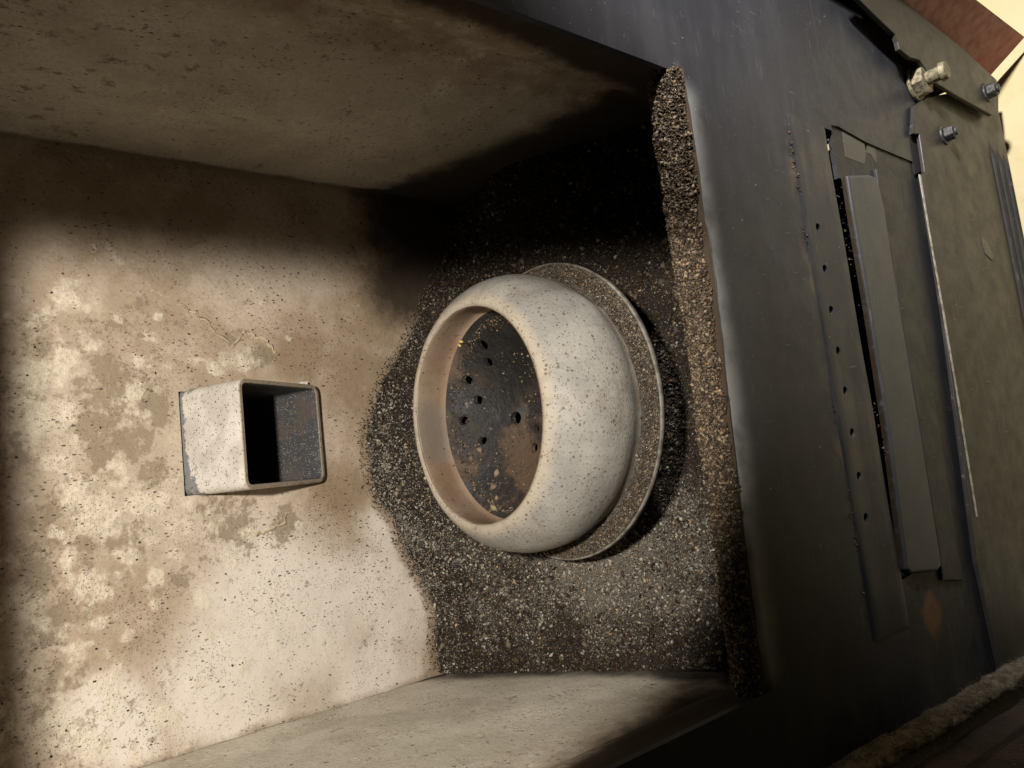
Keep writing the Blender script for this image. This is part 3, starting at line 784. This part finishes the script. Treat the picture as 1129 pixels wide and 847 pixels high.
for p in gp.data.polygons: p.use_smooth = True
e = gp.modifiers.new("es", 'EDGE_SPLIT'); e.split_angle = math.radians(40)
# foot of the pot, from the flange down into the ash
m = NT("pot_foot_iron"); M_FOOT = m.done(m.mix(m.noise(60), (.012, .011, .010), (.025, .022, .02)), .9)  # near black: shade under the flange put into the colour
V, F, _ = lathe([(.0380, .006), (.0360, -.128)], 64, PX, PY); link("pot_foot", mesh_np("pot_foot", V, F, True), M_FOOT, pot)
# collar plate: a broad flange round the front, rounded off at both ends
FA0, FA1 = math.radians(180 - 17), math.radians(360 + 27)
n = 150; angs = np.linspace(FA0, FA1, n); R0, R1 = .0770, .0936
V = []; 
for a in angs:
    e0 = min(a - FA0, FA1 - a) * R1; k = min(1, e0 / .012); ro = R0 + .004 + (R1 - R0 - .004) * math.sqrt(max(0, 1 - (1 - k) ** 2))
    for r, z in ((R0, .0000), (ro - .0014, .0000), (ro - .0011, .0007), (ro - .0003, .0007), (ro, .0003), (ro, -.0026), (R0, -.0030)):
        V.append((PX + r * math.cos(a), PY + r * math.sin(a), z))
F = []
for i_ in range(n - 1):
    for s in range(7):
        F.append((i_ * 7 + s, i_ * 7 + (s + 1) % 7, i_ * 7 + 7 + (s + 1) % 7, i_ * 7 + 7 + s))
me = mesh_np("flange", np.array(V), np.array(F)); 
m = NT("flange_plate"); M_FL = m.done(m.mix(m.ramp(m.noise(160, 4), .4, .65), (.22, .205, .175), (.11, .095, .075)), .6, m.bump(m.noise(600), .0003, .5))
flg = link("flange", me, M_FL, pot)
# grit on the flange and in the pot
n = 9000; aa = rng.uniform(FA0 + .05, FA1 - .05, n); e0 = np.minimum(aa - FA0, FA1 - aa) * R1
ro = R0 + .003 + (R1 - .0016 - R0 - .003) * np.sqrt(np.clip(1 - (1 - np.clip(e0 / .012, 0, 1)) ** 2, 0, 1))
r_g = R0 + .0012 + (ro - R0 - .0012) * np.sqrt(rng.random(n))
P1 = np.stack([PX + r_g * np.cos(aa), PY + r_g * np.sin(aa), .0004 + .0009 * rng.random(n)], 1)
c1 = ash_colors(n, (.05, .038, .027), (.36, .30, .23), .14, .15); s1 = .0008 + .0012 * rng.random(n) ** 3
V1, F1, C1 = granules(P1, s1, (.4, .9), c1)
me = mesh_np("flange_grit", V1, F1); cattr(me, 'Col', C1); o = link("flange_grit", me, M_CRUST, flg); o["kind"] = "stuff"
n = 1500; aa = rng.uniform(0, 2 * math.pi, n); wv = fbm(np.cos(aa) * 3 + 4, np.sin(aa) * 3 + 4, 2, 3)
r_g = .0605 - np.abs(rng.normal(0, .0020, n)) * (.4 + 1.6 * wv)
P1 = np.stack([PX + r_g * np.cos(aa), PY + r_g * np.sin(aa), cup_z(r_g) + .0006 * rng.random(n)], 1)
n2 = 900; u = rng.random(n2) ** .5 * .056; a2 = rng.uniform(0, 2 * math.pi, n2)
P2 = np.stack([PX + u * np.cos(a2), PY + u * np.sin(a2), cup_z(u) + .0003], 1)
okm = vnoise(P2[:, 0] * 70, P2[:, 1] * 70, 2) > .45
for (hc, hr, _, _) in cyls: okm &= np.hypot(P2[:, 0] - hc[0], P2[:, 1] - hc[1]) > hr + .0008
P2 = P2[okm]; PP = np.concatenate([P1, P2])
cc = ash_colors(len(PP), (.035, .027, .019), (.34, .27, .18), .24, .2)
V1, F1, C1 = granules(PP, .0007 + .0013 * rng.random(len(PP)) ** 3, (.4, .9), cc)
# two larger yellow crumbs near the rim of the plate, and clinkers
big = [on_cup(*q) + np.array([0, 0, .001]) for q in ((508, 381), (510, 377), (546, 560), (549, 549), (531, 496), (549, 521), (546, 537), (522, 506))]
bc = np.array([(.85, .62, .22), (.75, .5, .15), (.35, .29, .18), (.3, .22, .14), (.26, .2, .15), (.3, .23, .17), (.24, .16, .11), (.2, .15, .1)])
V2, F2, C2 = granules(np.array(big), np.array([.0035, .003, .007, .004, .006, .006, .007, .005]), (.5, .8), bc)
me = mesh_np("pot_grit", np.concatenate([V1, V2]), np.concatenate([F1, F2 + len(V1)])); cattr(me, 'Col', np.concatenate([C1, C2]))
o = link("pot_grit", me, M_CRUST, gp); o["kind"] = "stuff"

# ------------------------------------------------------------------ ash bed
nu, nv = 230, 150; i, j, Fb = grid(nu, nv)
X = -.1755 + .351 * i / (nu - 1); Y = .0236 + (BY - .0236) * j / (nv - 1)
rad = np.hypot(X - PX, Y - PY)
Vb = np.stack([X, Y, ash_h(X, Y) - .0006], 1)
n = 175000
Xg = rng.uniform(-.1752, .1752, n); Yg = rng.uniform(.025, BY - .0006, n); keepm = np.hypot(Xg - PX, Yg - PY) > .0365
Xg, Yg = Xg[keepm], Yg[keepm]; n = len(Xg)
sz = .0005 + .0006 * rng.random(n) + .0022 * rng.random(n) ** 12
Pg = np.stack([Xg, Yg, ash_h(Xg, Yg) + (rng.random(n) - .25) * .0010], 1)
patch = fbm(Xg * 45, Yg * 45, 14, 3); clump = fbm(Xg * 130, Yg * 130, 24, 3)
# pale grains left of and behind the pot, near-black grains elsewhere
pw = np.maximum(np.exp(-(((Xg + .105) / .040) ** 2 + ((Yg - .125) / .060) ** 2)), .75 * np.exp(-(((Xg + .06) / .09) ** 2 + ((Yg - .235) / .04) ** 2)))
pw = np.clip(pw * 1.25 + (patch - .5) * .9 + (clump - .5) * .5, 0, 1); pw[Xg > .03] *= .25
c_dk = ash_colors(n, (.018, .014, .011), (.19, .145, .095), .10, .3); c_lt = ash_colors(n, (.16, .147, .123), (.54, .50, .43), .28, .12)
mixm = (rng.random(n) < .08 + .84 * pw)[:, None]
cc = np.where(mixm, c_lt, c_dk)
cind = rng.random(n) < .0022; sz = np.where(cind, .0026 + .0026 * rng.random(n), sz); cc[cind] = np.array([.10, .085, .065]) * (.4 + 1.6 * rng.random((cind.sum(), 1)))
V, F, C = granules(Pg, sz, (.3, .9), cc, 1.9)
Fq = np.concatenate([Fb[:, [0, 1, 2]], Fb[:, [0, 2, 3]]])
me = mesh_np("ash_bed", np.concatenate([Vb, V]), np.concatenate([Fq, F + len(Vb)]))
pb = np.clip(1.2 * np.exp(-(((X + .105) / .040) ** 2 + ((Y - .125) / .060) ** 2)) + (fbm(X * 45, Y * 45, 14, 3) - .5) * .9, 0, 1)[:, None]
cattr(me, 'Col', np.concatenate([np.array([[.022, .018, .015]]) * (1 - pb) + np.array([[.13, .115, .092]]) * pb, C]))
ash = link("ash_bed", me, M_GRAN); ash["kind"] = "stuff"
ash["label"] = "dark bed of loose ash granules heaped around the burn pot"; ash["category"] = "ash"

# thin scatter of ash clinging to the wall just above the bed
n = 4200; Xc = rng.uniform(-.172, .172, n); up = -.001 + .009 * rng.random(n) ** 4.0
Pc = np.stack([Xc, np.full(n, BY - .0010), ash_h(Xc, np.full(n, BY)) + up], 1)
V, F, C = granules(Pc, .0005 + .0008 * rng.random(n), (.4, .8), ash_colors(n, (.03, .025, .02), (.34, .29, .22), .25, .25))
me = mesh_np("clinging_ash", V, F); cattr(me, 'Col', C); o = link("clinging_ash", me, M_GRAN, stove); o["kind"] = "stuff"
# stray crumbs sticking to the walls
n = 700; Pc = []
Xc = rng.uniform(-.17, .17, n); Zc = rng.uniform(.04, .30, n)
Pc = np.stack([Xc, np.full(n, BY - .0008), Zc], 1)
inside = (Xc > CH_X0 - .003) & (Xc < CH_X1 + .003) & (Zc > .09) & (Zc < .21)
Pc = Pc[~inside]
V, F, C = granules(Pc, .0005 + .0010 * rng.random(len(Pc)) ** 3, (.4, .8), ash_colors(len(Pc), (.03, .022, .015), (.2, .15, .1), .2, .3))
me = mesh_np("wall_crumbs", V, F); cattr(me, 'Col', C); o = link("wall_crumbs", me, M_CRUST, stove); o["kind"] = "stuff"
# crumbs fallen into the drawer slot and along the strip
n = 170; Xc = rng.uniform(-.13, .16, n); Pc = np.stack([Xc, -.0006 + .002 * rng.random(n), -.1640 + .0020 * rng.normal(size=n)], 1)
n2 = 260; Xc2 = rng.uniform(-.15, .15, n2); P2 = np.stack([Xc2, np.full(n2, -.0004), -.1122 + .0016 * rng.normal(size=n2)], 1)
PP = np.concatenate([Pc[vnoise(Pc[:, 0] * 60, Pc[:, 0] * 0, 3) > .4], P2[vnoise(P2[:, 0] * 50, P2[:, 0] * 0, 5) > .45]])
V, F, C = granules(PP, .0005 + .0014 * rng.random(len(PP)) ** 3, (.4, .9), ash_colors(len(PP), (.04, .027, .017), (.24, .18, .11), .2, .3))
me = mesh_np("slot_crumbs", V, F); cattr(me, 'Col', C); o = link("slot_crumbs", me, M_CRUST, stove); o["kind"] = "stuff"

# ------------------------------------------------------------------ open door at the left with its rope gasket
door = empty("stove_door", (-.205, -.02, -.30), "open stove door with frayed rope gasket at the left of the firebox", "door")
m = NT("door_inner_soot"); nn = m.noise(25, 5, .6); n2_ = m.noise(300, 4, .6)
col = m.mix(m.ramp(nn, .4, .65), (.045, .034, .032), (.10, .07, .058))
col = m.mix(m.math('MULTIPLY', m.specks(220, .3, .2), .6), col, (.2, .15, .11))
M_DOOR = m.done(col, .75, m.bump(m.math('ADD', nn, m.math('MULTIPLY', n2_, .6)), .002, .7))
def dpt(y, z, off=0.0):                         # door leaf leans slightly: Y drifts with height
    return (-.2035 + off, y + .055 * (z + .1) , z)
bm = bmesh.new(); g = {}
ys = np.linspace(-.012, -.36, 60); zs = np.linspace(-.42, .42, 110)
for a_, yv in enumerate(ys):
    for b_2, zv in enumerate(zs):
        off = -.010 * sstep(.006, .012, -yv - .012) + .006 * sstep(.030, .040, -yv - .012) - .003 * float(fbm(np.array([yv * 40]), np.array([zv * 40]), 3)[0])
        g[a_, b_2] = bm.verts.new(dpt(yv, zv, float(off)))
for a_ in range(59):
    for b_2 in range(109): bm.faces.new((g[a_, b_2], g[a_ + 1, b_2], g[a_ + 1, b_2 + 1], g[a_, b_2 + 1]))
r = bmesh.ops.extrude_face_region(bm, geom=bm.faces[:])
for v in r['geom']:
    if isinstance(v, bmesh.types.BMVert): v.co.x = -.232
link("door_leaf", mesh_bm("door_leaf", bm), M_DOOR, door)
m = NT("frayed_gasket_rope"); nn = m.noise(160, 5, .7); k = m.attr('Col')
M_ROPE = m.done(m.mix(m.ramp(nn, .35, .65), (.23, .198, .155), (.11, .09, .068)), .95, m.bump(m.noise(700), .001, .8), spec=.1)
nz, na = 420, 28; i, j, F = grid(nz, na)
zc = -.41 + .82 * i / (nz - 1); a_ = 2 * math.pi * j / (na - 1)
rad = .0072 * (.85 + .5 * (fbm(zc * 90 + 3, np.cos(a_) * 2 + np.sin(a_) * 1.3 + 6, 4, 4) - .3)) + .0018 * (fbm(zc * 420, np.cos(a_) * 5 + np.sin(a_) * 4 + 20, 7, 3) - .5)
rad = rad + .0003 * np.sin(zc * 520 + 2 * a_) * np.cos(zc * 260 - 2 * a_)
wob = .0016 * (fbm(zc * 25, zc * 0, 2, 3) - .5)
V = np.stack([-.2035 + .001 + rad * np.cos(a_) * .8, -.0205 + .055 * (zc + .1) + wob + rad * np.sin(a_) * 1.15, zc], 1)
Vs = [V]; Fs = [np.concatenate([F[:, [0, 1, 2]], F[:, [0, 2, 3]]])]; base = len(V)
nf = 9000; idx = rng.integers(0, len(V), nf); p0 = V[idx]; ctr = np.stack([np.full(nf, -.2025), -.0205 + .055 * (zc[idx] + .1), zc[idx]], 1)
d = p0 - ctr; d /= np.linalg.norm(d, axis=1, keepdims=True); d += .9 * rng.normal(size=(nf, 3)); d /= np.linalg.norm(d, axis=1, keepdims=True)
ln = (.0010 + .0030 * rng.random(nf) ** 2)[:, None]; sd = np.cross(d, rng.normal(size=(nf, 3))); sd /= np.linalg.norm(sd, axis=1, keepdims=True)
T = np.stack([p0 - sd * .00018, p0 + sd * .00018, p0 + d * ln], 1).reshape(-1, 3)
me = mesh_np("gasket_rope", np.concatenate([V, T]), np.concatenate([Fs[0], np.arange(nf * 3).reshape(-1, 3) + base]))
link("gasket_rope", me, M_ROPE, door)

# ------------------------------------------------------------------ hearth floor
m = NT("pale_yellow_hearth"); nn = m.noise(7, 5, .6); n2_ = m.noise(45, 5, .6)
col = m.mix(m.ramp(nn, .35, .65), (.70, .58, .30), (.76, .66, .40))
col = m.mix(m.math('MULTIPLY', m.ramp(n2_, .5, .75), .35), col, (.50, .40, .20))
col = m.mix(m.math('MULTIPLY', m.specks(70, .18, .25), .85), col, (.05, .04, .03))
M_FLOOR = m.done(col, .6, m.bump(n2_, .001, .3))
fl = link("hearth_floor", mesh_bm("hearth_floor", box_bm(-2.5, 2.5, -2.5, 2.5, -.545, -.520)), M_FLOOR); fl["kind"] = "structure"
# stove feet
for x, y in ((.22, .04), (-.22, .04), (.22, .38), (-.22, .38)):
    bm = bmesh.new(); bmesh.ops.create_cone(bm, cap_ends=True, segments=24, radius1=.018, radius2=.022, depth=.030, matrix=Matrix.Translation((x, y, -.505)))
    link("foot", mesh_bm("foot", bm), M_CAB, stove)
link("base_plate", mesh_bm("base_plate", box_bm(-.274, .274, .008, .41, -.490, -.486)), M_CAB, stove)
